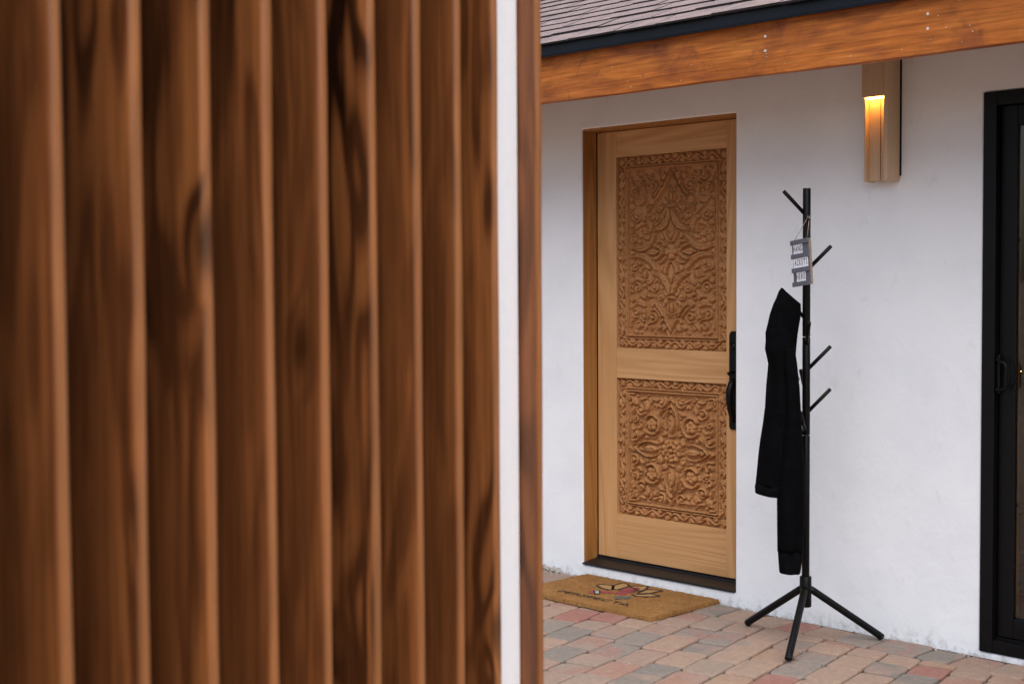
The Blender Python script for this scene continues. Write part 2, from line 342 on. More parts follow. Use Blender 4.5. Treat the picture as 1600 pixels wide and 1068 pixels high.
# ================================================================== HOUSE
house = thing('house', 'low white plastered house with carved entry door and amber timber eave', 'house')
OX1, OZ0, OZ1 = .898, .055, 2.124           # entry opening
SX0, SX1, SZ0, SZ1 = 2.034, 3.95, .012, 2.10  # sliding door opening
WT = .24
xs = [-4.2, 0.0, OX1, SX0, SX1, 7.0]; zs = [-.06, SZ0, OZ0, SZ1, OZ1, 2.60]
def solid(i, k):
    if i == 1 and 2 <= k <= 3: return False
    if i == 3 and 1 <= k <= 2: return False
    return True
g = MB(); ids = {}
for s, y in enumerate((0.0, WT)):
    for i, x in enumerate(xs):
        for k, z in enumerate(zs): ids[(s, i, k)] = len(g.v); g.v.append((x, y, z))
nx, nz = len(xs) - 1, len(zs) - 1
for i in range(nx):
    for k in range(nz):
        if not solid(i, k): continue
        g.f.append((ids[0, i, k], ids[0, i + 1, k], ids[0, i + 1, k + 1], ids[0, i, k + 1]))
        g.f.append((ids[1, i, k + 1], ids[1, i + 1, k + 1], ids[1, i + 1, k], ids[1, i, k]))
        for (di, dk, e) in ((-1, 0, ((i, k), (i, k + 1))), (1, 0, ((i + 1, k), (i + 1, k + 1))), (0, -1, ((i, k), (i + 1, k))), (0, 1, ((i, k + 1), (i + 1, k + 1)))):
            a, b = i + di, k + dk
            if not (0 <= a < nx and 0 <= b < nz and solid(a, b)):
                p, q = e; g.f.append((ids[(0,) + p], ids[(0,) + q], ids[(1,) + q], ids[(1,) + p]))
wall = g.build('wall', M['plaster'], house, bevel=.009, seg=3)
wall['label'] = 'white trowelled plaster front wall'
for nm, b in (('wall', (-4.2, -3.96, WT, 7.5, -.06, 2.36)), ('wall', (6.76, 7.0, WT, 7.5, -.06, 2.36)), ('wall', (-3.96, 6.76, 7.26, 7.5, -.06, 2.36))): box(nm, M['plaster'], house, *b)
# room seen dimly through the glass
room = MB(); room.box(1.2, 4.6, WT + .004, 3.6, -.03, 2.6); room.f = [f for f in room.f]
bm_ = room
fs_keep = [f for f in room.f if not all(abs(room.v[i][1] - (WT + .004)) < 1e-6 for i in f)]
room.f = fs_keep; ro = room.build('room', M['room'], house)
box('room_floor', M['roomfloor'], house, 1.21, 4.59, WT + .01, 3.59, -.028, -.004)
# ---- entry door frame
fr = bpy.data.objects.new('door_frame', None); COL.objects.link(fr); fr.parent = house
RY = .102
box('jamb', M['jamb'], fr, -.022, .003, .0075, RY + .05, OZ0, OZ1 - .001, .002)
box('jamb', M['jamb'], fr, OX1 - .003, OX1 + .022, .0075, RY + .05, OZ0, OZ1 - .001, .002)
box('head_jamb', M['jamb'], fr, .0035, OX1 - .0035, .006, RY + .05, OZ1 - .009, OZ1 + .024, .002)
box('door_stop', M['black_alu'], fr, .0032, .0062, RY - .003, RY + .05, OZ0 + .03, OZ1 - .01)
# cut plaster back so the jamb does not sink into it: the jambs sit inside the wall thickness
th = bpy.data.objects.new('threshold', None); COL.objects.link(th); th.parent = house
t = MB(); t.add([(0.001, -.008, .0575), (OX1 - .001, -.008, .0575), (OX1 - .001, -.008, .066), (0.001, -.008, .066), (0.001, RY - .012, .077), (OX1 - .001, RY - .012, .077), (0.001, RY - .012, .0575), (OX1 - .001, RY - .012, .0575)],
    [(0, 1, 2, 3), (3, 2, 5, 4), (4, 5, 7, 6), (6, 7, 1, 0), (0, 3, 4, 6), (1, 7, 5, 2)])
t.build('sill_plate', M['bronze'], th, bevel=.002)
box('sill_riser', M['bronze'], th, .001, OX1 - .001, RY - .0115, RY + .05, .0575, .0835, .002)
box('door_sweep', M['black_alu'], th, .004, OX1 - .004, RY - .004, RY + .02, .0838, .0905)
# ---- entry door
door = bpy.data.objects.new('entry_door', None); COL.objects.link(door); door.parent = house
door['label'] = 'honey coloured wooden entry door with two carved panels'
DX0, DX1, DZ0, DZ1, DT = .007, .891, .0905, 2.112, .045
PXL, PXR = .126, .772; UP = (1.094, 1.990); LO = (.303, .951)
ya, yb = RY, RY + DT
box('stile', M['door'], door, DX0, PXL, ya, yb, DZ0, DZ1, .0015)
box('stile', M['door'], door, PXR, DX1, ya, yb, DZ0, DZ1, .0015)
box('rail', M['doorh'], door, PXL + .0005, PXR - .0005, ya + .0008, yb - .0008, DZ0, LO[0], .001)
box('rail', M['doorh'], door, PXL + .0005, PXR - .0005, ya + .0008, yb - .0008, LO[1], UP[0], .001)
box('rail', M['doorh'], door, PXL + .0005, PXR - .0005, ya + .0008, yb - .0008, UP[1], DZ1, .001)

# ---- carved relief: hand-drawn stems, leaves, scrolls and rosettes as a real height field
class Relief:
    def __init__(s, w, h, res=.0021):
        s.w, s.h, s.res = w, h, res
        s.nx, s.nz = int(round(w / 2 / res)) + 1, int(round(h / 2 / res)) + 1     # one quarter, mirrored later
        s.x = np.linspace(0, w / 2, s.nx); s.z = np.linspace(0, h / 2, s.nz)
        s.moat = True; s.fat = 1.3; s.H = np.zeros((s.nz, s.nx)); s.occ = np.zeros((s.nz, s.nx))
    def win(s, x, z, r):
        dx = s.x[1]; dz = s.z[1]
        i0, i1 = max(0, int((x - r) / dx)), min(s.nx, int((x + r) / dx) + 2); k0, k1 = max(0, int((z - r) / dz)), min(s.nz, int((z + r) / dz) + 2)
        return i0, i1, k0, k1
    def clear(s, x, z, r):
        i0, i1, k0, k1 = s.win(x, z, r)
        if i0 >= i1 or k0 >= k1: return
        d2 = ((s.x[None, i0:i1] - x) ** 2 + (s.z[k0:k1, None] - z) ** 2) / (r * r)
        s.H[k0:k1, i0:i1] = np.where(d2 < 1, 0.0, s.H[k0:k1, i0:i1])
    def dab(s, x, z, r, h, p=.36):
        i0, i1, k0, k1 = s.win(x, z, r)
        if i0 >= i1 or k0 >= k1: return
        d2 = ((s.x[None, i0:i1] - x) ** 2 + (s.z[k0:k1, None] - z) ** 2) / (r * r)
        v = h * np.clip(1 - d2, 0, 1) ** p
        s.H[k0:k1, i0:i1] = np.maximum(s.H[k0:k1, i0:i1], v)
    def stroke(s, pts, w0, w1=None, h=.007, wm=None, p=.26):
        pts = np.array(pts, float); w1 = w0 if w1 is None else w1
        seg = np.hypot(*(np.diff(pts, axis=0).T)); L = seg.sum(); n = max(2, int(L / (s.res * .7))); cum = np.r_[0, np.cumsum(seg)]
        for moat in ((True, False) if s.moat else (False,)):
            for i in range(n + 1):
                u = i / n; d = u * L; x = np.interp(d, cum, pts[:, 0]); z = np.interp(d, cum, pts[:, 1])
                w = w0 + (w1 - w0) * u if wm is None else (w0 * (1 - u) + w1 * u) + wm * math.sin(math.pi * u)
                w *= s.fat
                if moat: s.clear(x, z, w + .0088)
                else: s.dab(x, z, max(w, s.res * .8), h, p)
    def groove(s, pts, w, depth):
        pts = np.array(pts, float); seg = np.hypot(*(np.diff(pts, axis=0).T)); L = seg.sum(); n = max(2, int(L / (s.res * .7))); cum = np.r_[0, np.cumsum(seg)]
        for i in range(n + 1):
            d = i / n * L; x = np.interp(d, cum, pts[:, 0]); z = np.interp(d, cum, pts[:, 1]); i0, i1, k0, k1 = s.win(x, z, w)
            if i0 >= i1 or k0 >= k1: continue
            d2 = ((s.x[None, i0:i1] - x) ** 2 + (s.z[k0:k1, None] - z) ** 2) / (w * w)
            s.H[k0:k1, i0:i1] = np.minimum(s.H[k0:k1, i0:i1], np.where(d2 < 1, np.maximum(s.H[k0:k1, i0:i1].max() * 0, depth + (d2) * .006), 1))
    def leaf(s, a, b, wid, bend=0.0, h=.0085, vein=True):
        a, b = np.array(a), np.array(b); d = b - a; n = np.array([-d[1], d[0]]); pts = [a + d * u + n * bend * math.sin(math.pi * u) for u in np.linspace(0, 1, 14)]
        s.stroke(pts, wid * .25, s.res * .6, h, wm=wid * .8)
        if vein: s.groove(pts[2:-1], s.res * 1.1, h * .55)
    def spiral(s, c, r, turns, a0, w, h=.008, cw=1, lobe=True):
        th = np.linspace(0, turns * 2 * math.pi, int(40 * turns) + 6); r *= 1.15; rr = r * (1 - .80 * th / th[-1])
        pts = [(c[0] + q * math.cos(a0 + cw * t_), c[1] + q * math.sin(a0 + cw * t_)) for q, t_ in zip(rr, th)]
        s.stroke(pts, w, w * .65, h)
        if lobe: s.dab(c[0], c[1], w * 1.7, h * 1.12)
    def flower(s, c, r, n=5, h=.009, a0=0.3):
        r *= 1.2; s.clear(c[0], c[1], r * 1.05 + .006)
        for k in range(n):
            a = a0 + 2 * math.pi * k / n; s.dab(c[0] + .58 * r * math.cos(a), c[1] + .58 * r * math.sin(a), r * .47, h)
        s.dab(c[0], c[1], r * .28, h * 1.2)
    def bez(s, P, n=24):
        P = np.array(P, float); t_ = np.linspace(0, 1, n)[:, None]
        if len(P) == 4: return (1 - t_) ** 3 * P[0] + 3 * (1 - t_) ** 2 * t_ * P[1] + 3 * (1 - t_) * t_ ** 2 * P[2] + t_ ** 3 * P[3]
        return (1 - t_) ** 2 * P[0] + 2 * (1 - t_) * t_ * P[1] + t_ ** 2 * P[2]
    def fill(s, x0, x1, z0, z1, n, rng, sz=(.014, .024), h=.0068):
        done = []; H0 = s.H.copy(); mk = H0 > .0012
        for _ in range(4):
            q = np.pad(mk, 1); mk = q[1:-1, 1:-1] | q[:-2, 1:-1] | q[2:, 1:-1] | q[1:-1, :-2] | q[1:-1, 2:]
        s.moat = False; s.fat = 1.15
        for _ in range(n * 14):
            x, z = rng.uniform(x0, x1), rng.uniform(z0, z1); r = rng.uniform(*sz)
            i0, i1, k0, k1 = s.win(x, z, r * .75)
            if (s.H[k0:k1, i0:i1] > .0035).mean() > .16: continue
            if any((x - a) ** 2 + (z - b) ** 2 < (r + q) ** 2 * .68 for a, b, q in done): continue
            done.append((x, z, r)); kind = rng.integers(0, 4)
            if kind == 0: s.spiral((x, z), r * .8, 1.25, rng.uniform(0, 6.28), .0038, h, rng.choice((-1, 1)))
            elif kind == 1: s.flower((x, z), r * .85, int(rng.integers(4, 6)), h * 1.05, rng.uniform(0, 6))
            else:
                a = rng.uniform(0, 6.28); d = np.array((math.cos(a), math.sin(a))) * r; c = np.array((x, z))
                s.leaf(c - d, c + d * .8, r * .42, rng.uniform(-.35, .35), h, False); nrm = np.array((-d[1], d[0])) * .7
                s.leaf(c - d * .5, c + nrm, r * .27, .2, h * .95, False); s.leaf(c - d * .3, c - nrm, r * .27, -.2, h * .95, False)
            if len(done) >= n: break
        for _ in range(n * 30):
            x, z = rng.uniform(x0, x1), rng.uniform(z0, z1); i0, i1, k0, k1 = s.win(x, z, .012)
            if s.H[k0:k1, i0:i1].max() < .002: s.dab(x, z, .0085, h * .95)
        s.H = np.where(mk, H0, s.H)
    def border(s, b0, b1, per, zc=True):
        """running scroll in the outer band between insets b0 and b1 (from the panel edge)"""
        hw, hh = s.w / 2, s.h / 2; m = (b0 + b1) / 2; amp = (b1 - b0) * .30
        for horiz, L in ((True, hw - m), (False, hh - m)):
            u = np.linspace(0, L, int(L / .002)); off = m + amp * np.sin(u / per * 2 * math.pi)
            pts = np.stack([u, hh - off], 1) if horiz else np.stack([hw - off, u], 1)
            s.stroke(pts, .0046, h=.0075)
            for k in range(int(L / per * 2) + 1):
                uu = (k + .5) * per / 2 * 1.0; sg = 1 if k % 2 == 0 else -1; oo = m - sg * amp * .75
                if uu > L: break
                c = (uu, hh - oo) if horiz else (hw - oo, uu)
                s.spiral(c, .0105, 1.1, k * 1.1, .0040, .008, sg); e = (c[0] + (.014 if horiz else sg * .006), c[1] + (sg * .006 if horiz else .014))
                s.leaf(c, e, .0065, .2, .0075, False)
        s.flower((hw - m, hh - m), .015, 5, .007)
    def fillet(s, inset, wid, h):
        hw, hh = s.w / 2 - inset, s.h / 2 - inset
        s.stroke([(0, hh), (hw, hh)], wid, h=h, p=.3); s.stroke([(hw, 0), (hw, hh)], wid, h=h, p=.3)
    def build(s, name, cx, cz, parent, ybase, border_in):
        H = s.H.copy()
        H = (H + np.pad(H, 1, mode='edge')[1:-1, :-2] + np.pad(H, 1, mode='edge')[1:-1, 2:] + np.pad(H, 1, mode='edge')[:-2, 1:-1] + np.pad(H, 1, mode='edge')[2:, 1:-1]) / 5 * .55 + H * .45
        H = np.concatenate([H[:, :0:-1], H], 1); H = np.concatenate([H[:0:-1, :], H], 0)
        X = np.r_[-s.x[:0:-1], s.x]; Z = np.r_[-s.z[:0:-1], s.z]; XX, ZZ = np.meshgrid(X, Z)
        rn = np.random.default_rng(5); n0 = rn.normal(size=(H.shape[0] // 6 + 2, H.shape[1] // 6 + 2)); n0 = np.kron(n0, np.ones((6, 6)))[:H.shape[0], :H.shape[1]]
        for _ in range(4): n0 = (n0 + np.roll(n0, 1, 0) + np.roll(n0, -1, 0) + np.roll(n0, 1, 1) + np.roll(n0, -1, 1)) / 5
        H = H * (1 + .12 * n0)
        o = grid_mesh(name, M['carved'], XX + cx, ybase - H * 2.5, ZZ + cz, parent); return o
def upper_panel():
    w, h = PXR - PXL - .001, UP[1] - UP[0] - .001; s = Relief(w, h); rng = np.random.default_rng(3); B = s.bez
    s.moat = False; s.border(.004, .042, .085); s.moat = True
    iw, ih = w / 2 - .066, h / 2 - .066                       # inner field half sizes ~ .257 x .382
    # centre quatrefoil, four almonds, sweeping wings
    s.stroke(B([(.030, .0), (.034, .050), (.075, .062), (.088, .034)]), .0044, h=.0095)
    s.stroke(B([(0, .172), (.052, .118), (.042, .076), (.006, .044)]), .0056, h=.0108); s.leaf((0, .062), (0, .140), .013, 0, .010)
    s.stroke(B([(.196, 0), (.140, .048), (.092, .044), (.050, .006)]), .0054, h=.0108); s.leaf((.072, 0), (.160, 0), .013, 0, .010)
    s.flower((0, 0), .030, 4, .0115, 0); s.dab(0, 0, .013, .0130)
    s.leaf((.092, .082), (.238, .020), .012, -.20, .0112)
    s.leaf((.008, .196), (.108, .098), .0125, -.20, .0112)
    s.leaf((.128, .092), (.152, .150), .010, .3, .0095)
    # neck ring, bud, crossing ribbons
    s.stroke([(0, .212), (.013, .212)], .007, h=.011); s.dab(.0, .222, .010, .011)
    s.stroke(B([(0, .286), (.024, .262), (.022, .240), (.004, .228)]), .0045, h=.0095); s.leaf((0, .232), (0, .278), .0075)
    s.stroke(B([(.0, ih), (.012, .320), (.062, .262), (.150, .180)]), .0056, .0048, h=.0112); s.stroke(B([(.012, ih), (.030, .330), (.080, .272), (.156, .196)]), .0040, h=.0098)
    s.stroke(B([(.150, .182), (.164, .150), (.158, .125), (.150, .090)]), .0052, h=.0108); s.stroke(B([(.150, .180), (.168, .220), (.150, .270), (.166, .322)]), .0052, h=.0105)
    s.stroke(B([(.166, .322), (.190, .300), (.232, .290), (.246, .345)]), .0045, h=.0095); s.stroke(B([(.078, ih), (.078, .350), (.060, .330), (.048, .310)]), .0046, h=.0098)
    s.leaf((.150, .175), (.215, .215), .014, .25); s.leaf((.160, .250), (.225, .245), .013, -.25); s.leaf((.158, .130), (.215, .105), .012, .25)
    for c, r, a in (((.205, .165), .022, 0), ((.215, .280), .020, 2), ((.110, .300), .022, 1), ((.100, .165), .018, 4), ((.195, .340), .017, 3), ((.060, .205), .017, 5), ((.222, .062), .017, 2.2), ((.045, .345), .013, 1)): s.spiral(c, r, 1.35, a, .0045, .0085, 1 if int(a) % 2 else -1)
    for c, r in (((.115, .235), .016), ((.235, .215), .014), ((.075, .345), .013), ((.235, .130), .013), ((.19, .05), .010)): s.flower(c, r, 5, .0088)
    s.moat = False; s.fillet(.046, .0032, .0085); s.fillet(.058, .0036, .0100)
    s.fill(.002, iw - .006, .002, ih - .006, 60, rng, (.016, .025))
    return s.build('carved_panel', (PXL + PXR) / 2, (UP[0] + UP[1]) / 2, door, RY + .0285, .05)
def lower_panel():
    w, h = PXR - PXL - .001, LO[1] - LO[0] - .001; s = Relief(w, h); rng = np.random.default_rng(8); B = s.bez
    s.moat = False; s.border(.004, .042, .092); s.moat = True
    iw = w / 2 - .066
    for k in range(10):
        a = 2 * math.pi * (k + .5) / 10; s.dab(.046 * math.cos(a), .046 * math.sin(a), .015, .010)
    for k in range(8):
        a = 2 * math.pi * k / 8; s.dab(.026 * math.cos(a), .026 * math.sin(a), .011, .0118)
    s.dab(0, 0, .012, .0132)
    for sw in (0, 1):
        T = (lambda P: [(b, a) for a, b in P]) if sw else (lambda P: P)
        s.stroke(B(T([(0, .245), (.012, .205), (.070, .185), (.078, .150)])), .0056, h=.0112); s.stroke(B(T([(.078, .150), (.082, .128), (.060, .118), (.062, .095)])), .0052, h=.011)
        s.stroke(B(T([(0, .215), (.045, .150), (.040, .105), (.008, .066)])), .0050, h=.0108); s.stroke(B(T([(0, .185), (.026, .140), (.022, .110), (.004, .082)])), .0044, h=.0098)
        s.leaf(*T([(0, .085), (0, .165)]), .014, 0, .0102); s.dab(*T([(.010, .115)])[0], .006, .010); s.dab(*T([(.009, .140)])[0], .006, .010)
        s.leaf(*T([(.030, .075), (.062, .068)]), .012, .2); s.spiral(T([(.060, .222)])[0], .024, 1.4, 2.4 if not sw else 5.3, .0052, .0098, -1 if sw else 1)
        s.stroke(B(T([(.085, .228), (.120, .248), (.150, .215), (.125, .190)])), .0050, h=.010); s.spiral(T([(.135, .222)])[0], .021, 1.3, .6 if not sw else 1, .0046, .009, 1 if sw else -1)
        s.leaf(*T([(.165, .215), (.215, .190)]), .016, -.25); s.leaf(*T([(.150, .175), (.175, .225)]), .013, .3)
        s.stroke(B(T([(.160, .235), (.195, .222), (.215, .235), (.240, .205)])), .0048, h=.0098)
        s.stroke(B(T([(.062, .092), (.100, .070), (.150, .100), (.152, .150)])), .0052, h=.011)
    s.stroke([(.115 + .044 * math.cos(a), .115 + .044 * math.sin(a)) for a in np.linspace(.6, 5.6, 40)], .0056, h=.0112); s.flower((.115, .115), .026, 5, .0105); s.spiral((.182, .182), .024, 1.3, 3.8, .0052, .010)
    s.leaf((.205, .205), (.245, .245), .016, 0); s.stroke([(.225, .252), (.252, .252), (.252, .225)], .0048, h=.0095)
    for c in ((.236, .236), (.205, .245), (.245, .205)): s.dab(*c, .0075, .0095)
    s.moat = False; s.fillet(.046, .0032, .0085); s.fillet(.058, .0036, .0100)
    s.fill(.002, iw - .006, .002, iw - .006, 40, rng, (.016, .024))
    return s.build('carved_panel', (PXL + PXR) / 2, (LO[0] + LO[1]) / 2, door, RY + .0285, .05)
up_o = upper_panel(); up_o['label'] = 'taller carved panel with crossing stems and winged leaves'
lo_o = lower_panel(); lo_o['label'] = 'square carved panel with central rosette'
box('panel_back', M['door'], door, PXL + .001, PXR - .001, RY + .0295, RY + .04, LO[0] + .001, LO[1] - .001); box('panel_back', M['door'], door, PXL + .001, PXR - .001, RY + .0295, RY + .04, UP[0] + .001, UP[1] - .001)
# door hardware
hp = MB(); pz = [(.753, .020), (.765, .028), (1.170, .028), (1.186, .018)]
for yy in (RY - .0005, RY - .010):
    for z, hw in pz: hp.v += [(.822 - hw, yy, z), (.822 + hw, yy, z)]
hp.f = [(i, i + 1, i + 3, i + 2) for i in (0, 2, 4)] + [(8 + i, 8 + i + 2, 8 + i + 3, 8 + i + 1) for i in (0, 2, 4)] + [(i, i + 2, i + 10, i + 8) for i in (0, 2, 4)] + [(i + 1, i + 9, i + 11, i + 3) for i in (0, 2, 4)] + [(0, 8, 9, 1), (6, 7, 15, 14)]
hp.build('handle_plate', M['black_metal'], door, bevel=.003)
MB().tube([(.824, RY - .010, .968), (.822, RY - .028, .958), (.821, RY - .040, .930), (.821, RY - .043, .895), (.822, RY - .038, .85), (.823, RY - .026, .812), (.824, RY - .010, .795)], [.014, .015, .016, .016, .014, .012, .013], 12).build('handle_grip', M['black_metal'], door, True)
MB().tube([(.822, RY - .012, 1.005), (.816, RY - .030, 1.005), (.812, RY - .040, 1.000)], [.006, .006, .009], 10).build('thumb_latch', M['black_metal'], door, True)
MB().tube([(.822, RY - .009, 1.12), (.822, RY - .022, 1.12)], .017, 16).build('lock_cylinder', M['black_metal'], door, True)
box('strike_plate', M['black_metal'], fr, OX1 - .0045, OX1 - .0025, .03, .08, 1.42, 1.56)
# ---- sliding door on the right
sl = bpy.data.objects.new('sliding_door', None); COL.objects.link(sl); sl.parent = house; sl['label'] = 'black aluminium sliding glass door with screen handle'
A = M['black_alu']; e = .0015
box('outer_frame', A, sl, SX0 + e, SX0 + .052, -.006, .13, SZ0 + e, SZ1 - e, .002); box('outer_frame', A, sl, SX1 - .052, SX1 - e, -.006, .13, SZ0 + e, SZ1 - e, .002)
box('outer_frame', A, sl, SX0 + .0525, SX1 - .0525, -.005, .13, SZ1 - .052, SZ1 - e, .002); box('track', A, sl, SX0 + .0525, SX1 - .0525, -.004, .13, SZ0 + e, .062, .002)
box('track_rail', A, sl, SX0 + .054, SX1 - .054, .018, .022, .062, .072)
for k, (xa, xb) in enumerate(((SX0 + .056, 2.98), (2.95, SX1 - .056))):
    y0 = .026 + k * .05; y1 = y0 + .034; st = .062; z0, z1 = .0725, SZ1 - .054
    sa = bpy.data.objects.new('sash', None); COL.objects.link(sa); sa.parent = sl
    sa_parts = [(xa, xa + st, z0, z1), (xb - st, xb, z0, z1), (xa + st + .0005, xb - st - .0005, z0, z0 + .075), (xa + st + .0005, xb - st - .0005, z1 - .075, z1)]
    COL.objects.unlink(sa); bpy.data.objects.remove(sa)
    for (a, b, c, d) in sa_parts: box('sash_bar', A, sl, a, b, y0, y1, c, d, .003)
    box('pane', M['glass'], sl, xa + st - .004, xb - st + .004, y0 + .014, y0 + .018, z0 + .07, z1 - .07)
    for zz in (.572, 1.552): box('muntin', A, sl, xa + st + .0005, xb - st - .0005, y0 + .019, y0 + .026, zz - .008, zz + .008, .001)
    box('pane_stop', M['jamb'], sl, xa + st + .0005, xa + st + .008, y0 + .020, y0 + .03, z0 + .08, z1 - .08)
hd = MB(); hx0, hx1 = 2.094, 2.136
hd.tube([(hx0, .004, 1.108), (hx0 + .006, -.010, 1.112), (hx1 - .004, -.014, 1.098), (hx1, -.012, 1.085), (hx1, -.012, 1.012), (hx1 - .004, -.013, 1.004), (hx0 + .004, -.010, 1.002), (hx0, .004, 1.004)], .006, 8)
hd.build('door_handle', M['black_metal'], sl, True)
box('handle_base', A, sl, SX0 + .0545, 2.102, .006, .0255, .985, 1.13, .003); box('latch', A, sl, 2.128, 2.150, .012, .0255, 1.02, 1.10, .003)
# ---- eave
BY = -.60; BZ0, BZ1 = 2.1665, 2.385
bx_ = MB(); N = 90; xsb = np.linspace(-4.6, 7.4, N)
for i, x in enumerate(xsb):
    d = .0018 * math.sin(x * 2.1) + .0012 * math.sin(x * 5.3 + 1)
    bx_.v += [(x, BY + d, BZ0 + d), (x, BY + .038, BZ0 + d), (x, BY + .038, BZ1), (x, BY + d, BZ1)]
for i in range(N - 1):
    a = 4 * i; bx_.f += [(a, a + 4, a + 5, a + 1), (a + 1, a + 5, a + 6, a + 2), (a + 2, a + 6, a + 7, a + 3), (a + 3, a + 7, a + 4, a)]
bx_.f += [(0, 1, 2, 3), (4 * N - 1, 4 * N - 2, 4 * N - 3, 4 * N - 4)]
beam = bx_.build('fascia_beam', M['beam'], house, bevel=.004); beam['label'] = 'amber stained timber fascia beam with knots along the eave'
for (nx_, nz_) in ((1.482, 2.306), (1.482, 2.253), (2.142, 2.298), (2.142, 2.249)):
    MB().tube([(nx_, BY + .002, nz_), (nx_, BY - .0025, nz_)], .0052, 10).build('nail_head', M['nail'], beam, False)
sp = MB()
for _ in range(26):
    xx = random.choice((random.gauss(.78, .04), random.uniform(.5, 2.4), random.gauss(2.3, .15))); zz = random.uniform(BZ0 + .015, BZ0 + .16); r = random.uniform(.0008, .0020)
    pts = [(xx + r * random.uniform(.6, 1.4) * 1.5 * math.cos(a), BY - .0030, zz + r * random.uniform(.6, 1.2) * math.sin(a)) for a in np.linspace(0, 5.4, 6)]
    sp.add(pts, [tuple(range(6))])
o = sp.build('paint_specks', M['nail'], beam); o['kind'] = 'stuff'
# black drip edge
dg = MB(); DY = -.626
prof = [(DY, 2.409), (DY, 2.362), (DY - .006, 2.357), (DY - .006, 2.3545), (DY + .006, 2.3535), (DY + .020, 2.362), (DY + .020, 2.409)]
for x in (-4.6, 7.4): dg.v += [(x, y, z) for y, z in prof]
n_ = len(prof); dg.f = [(i, (i + 1) % n_, (i + 1) % n_ + n_, i + n_) for i in range(n_)] + [tuple(range(n_)), tuple(range(2 * n_ - 1, n_ - 1, -1))]
dg.build('drip_edge', M['drip'], house)
# roof
PIT = math.atan(.427); cp_, sp_ = math.cos(PIT), math.sin(PIT); RE = Vector((0, DY - .012, 2.406)); RIDGE = 3.75
roof = MB(); yz = lambda u, d=0: (RE.y + u * cp_ - d * sp_ * -1 * 0, RE.z + u * sp_ - d)
UL = (RIDGE - RE.y) / cp_
a0, a1 = RE.y + .02, RIDGE
for x in (-4.6, 7.4):
    z0 = RE.z - .002; z1 = RE.z + UL * sp_
    roof.v += [(x, a0, z0), (x, a0, z0 - .025), (x, RIDGE, z1 - .04), (x, RIDGE, z1), (x, 2 * RIDGE - a0, z0), (x, 2 * RIDGE - a0, z0 - .025)]
roof.f = [(0, 6, 9, 3), (1, 2, 8, 7), (0, 1, 7, 6), (3, 9, 10, 4), (2, 5, 11, 8), (4, 10, 11, 5), (0, 3, 2, 1), (3, 4, 5, 2), (6, 7, 8, 9), (9, 8, 11, 10)]
rf = roof.build('roof', M['soffit'], house); rf['label'] = 'low pitched roof of grey-mauve asphalt shingles'
EXPO = .136; recs = []
for rI in range(int(UL / EXPO) - 1):
    x = -4.6 + random.uniform(0, .28)
    while x < 7.3:
        w = random.choice((.22, .27, .29, .31, .25)); recs.append((rI, x, w)); x += w
def shingle_geo(rI, x, w):
    u0 = rI * EXPO - .012 + random.uniform(-.004, .004) + (random.choice((0, .010)) if rI else 0); u1 = u0 + EXPO * 1.9; th_ = .0065 + random.uniform(0, .003); lift = .006 if rI else .001
    def P(xx, u, hgt): return (xx, RE.y + u * cp_ - hgt * sp_, RE.z + u * sp_ + hgt * cp_)
    x0, x1 = x + .0045, x + w - .0045; sk = random.uniform(-.004, .004); vs_ = []
    for k in range(4):
        xx = x0 + (x1 - x0) * k / 3; j = random.uniform(-.0018, .0018); vs_ += [P(xx, u0 + j + sk * (k - 1.5) / 3, lift), P(xx, u0 + j + sk * (k - 1.5) / 3, lift + th_), P(xx, u1, .003)]
    fs_ = []
    for k in range(3):
        a = 3 * k; fs_ += [(a, a + 3, a + 4, a + 1), (a + 1, a + 4, a + 5, a + 2), (a, a + 2, a + 5, a + 3)]
    fs_ += [(0, 1, 2), (9, 11, 10)]
    return vs_, fs_
def svis(r):
    P = Vector((r[1] + r[2] / 2, RE.y + r[0] * EXPO * cp_, RE.z + r[0] * EXPO * sp_)); v = P - CAM; w = v.dot(cF)
    if w < .4: return 1e3
    px = 800 + 2222 * v.dot(cR) / w; py = 534 - 2222 * v.dot(cU) / w
    return math.hypot(max(0, 830 - px, px - 1300), max(0, -12 - py) * 2)
recs.sort(key=svis); rest = MB()
for i, r in enumerate(recs):
    a, b = shingle_geo(*r)
    if i < 280:
        o = MB().add(a, b).build('shingle', M['shingle'], rf); o.data.materials.append(M['asphalt'])
        for p in o.data.polygons:
            if p.normal.z < .8: p.material_index = 1
    else: rest.add(a, b)
o = rest.build('shingle_field', M['shingle'], rf); o['kind'] = 'stuff'
for k in range(19):
    x = -4.2 + k * .61
    t = MB(); 
    for xx in (x, x + .038):
        t.v += [(xx, BY + .04, RE.z - .03), (xx, BY + .04, RE.z - .115), (xx, -.002, RE.z + .60 * .427 - .135), (xx, -.002, RE.z + .60 * .427 - .03)]
    t.f = [(0, 1, 2, 3), (7, 6, 5, 4), (0, 4, 5, 1), (1, 5, 6, 2), (2, 6, 7, 3), (3, 7, 4, 0)]
    t.build('rafter_tail', M['rafter'], house)

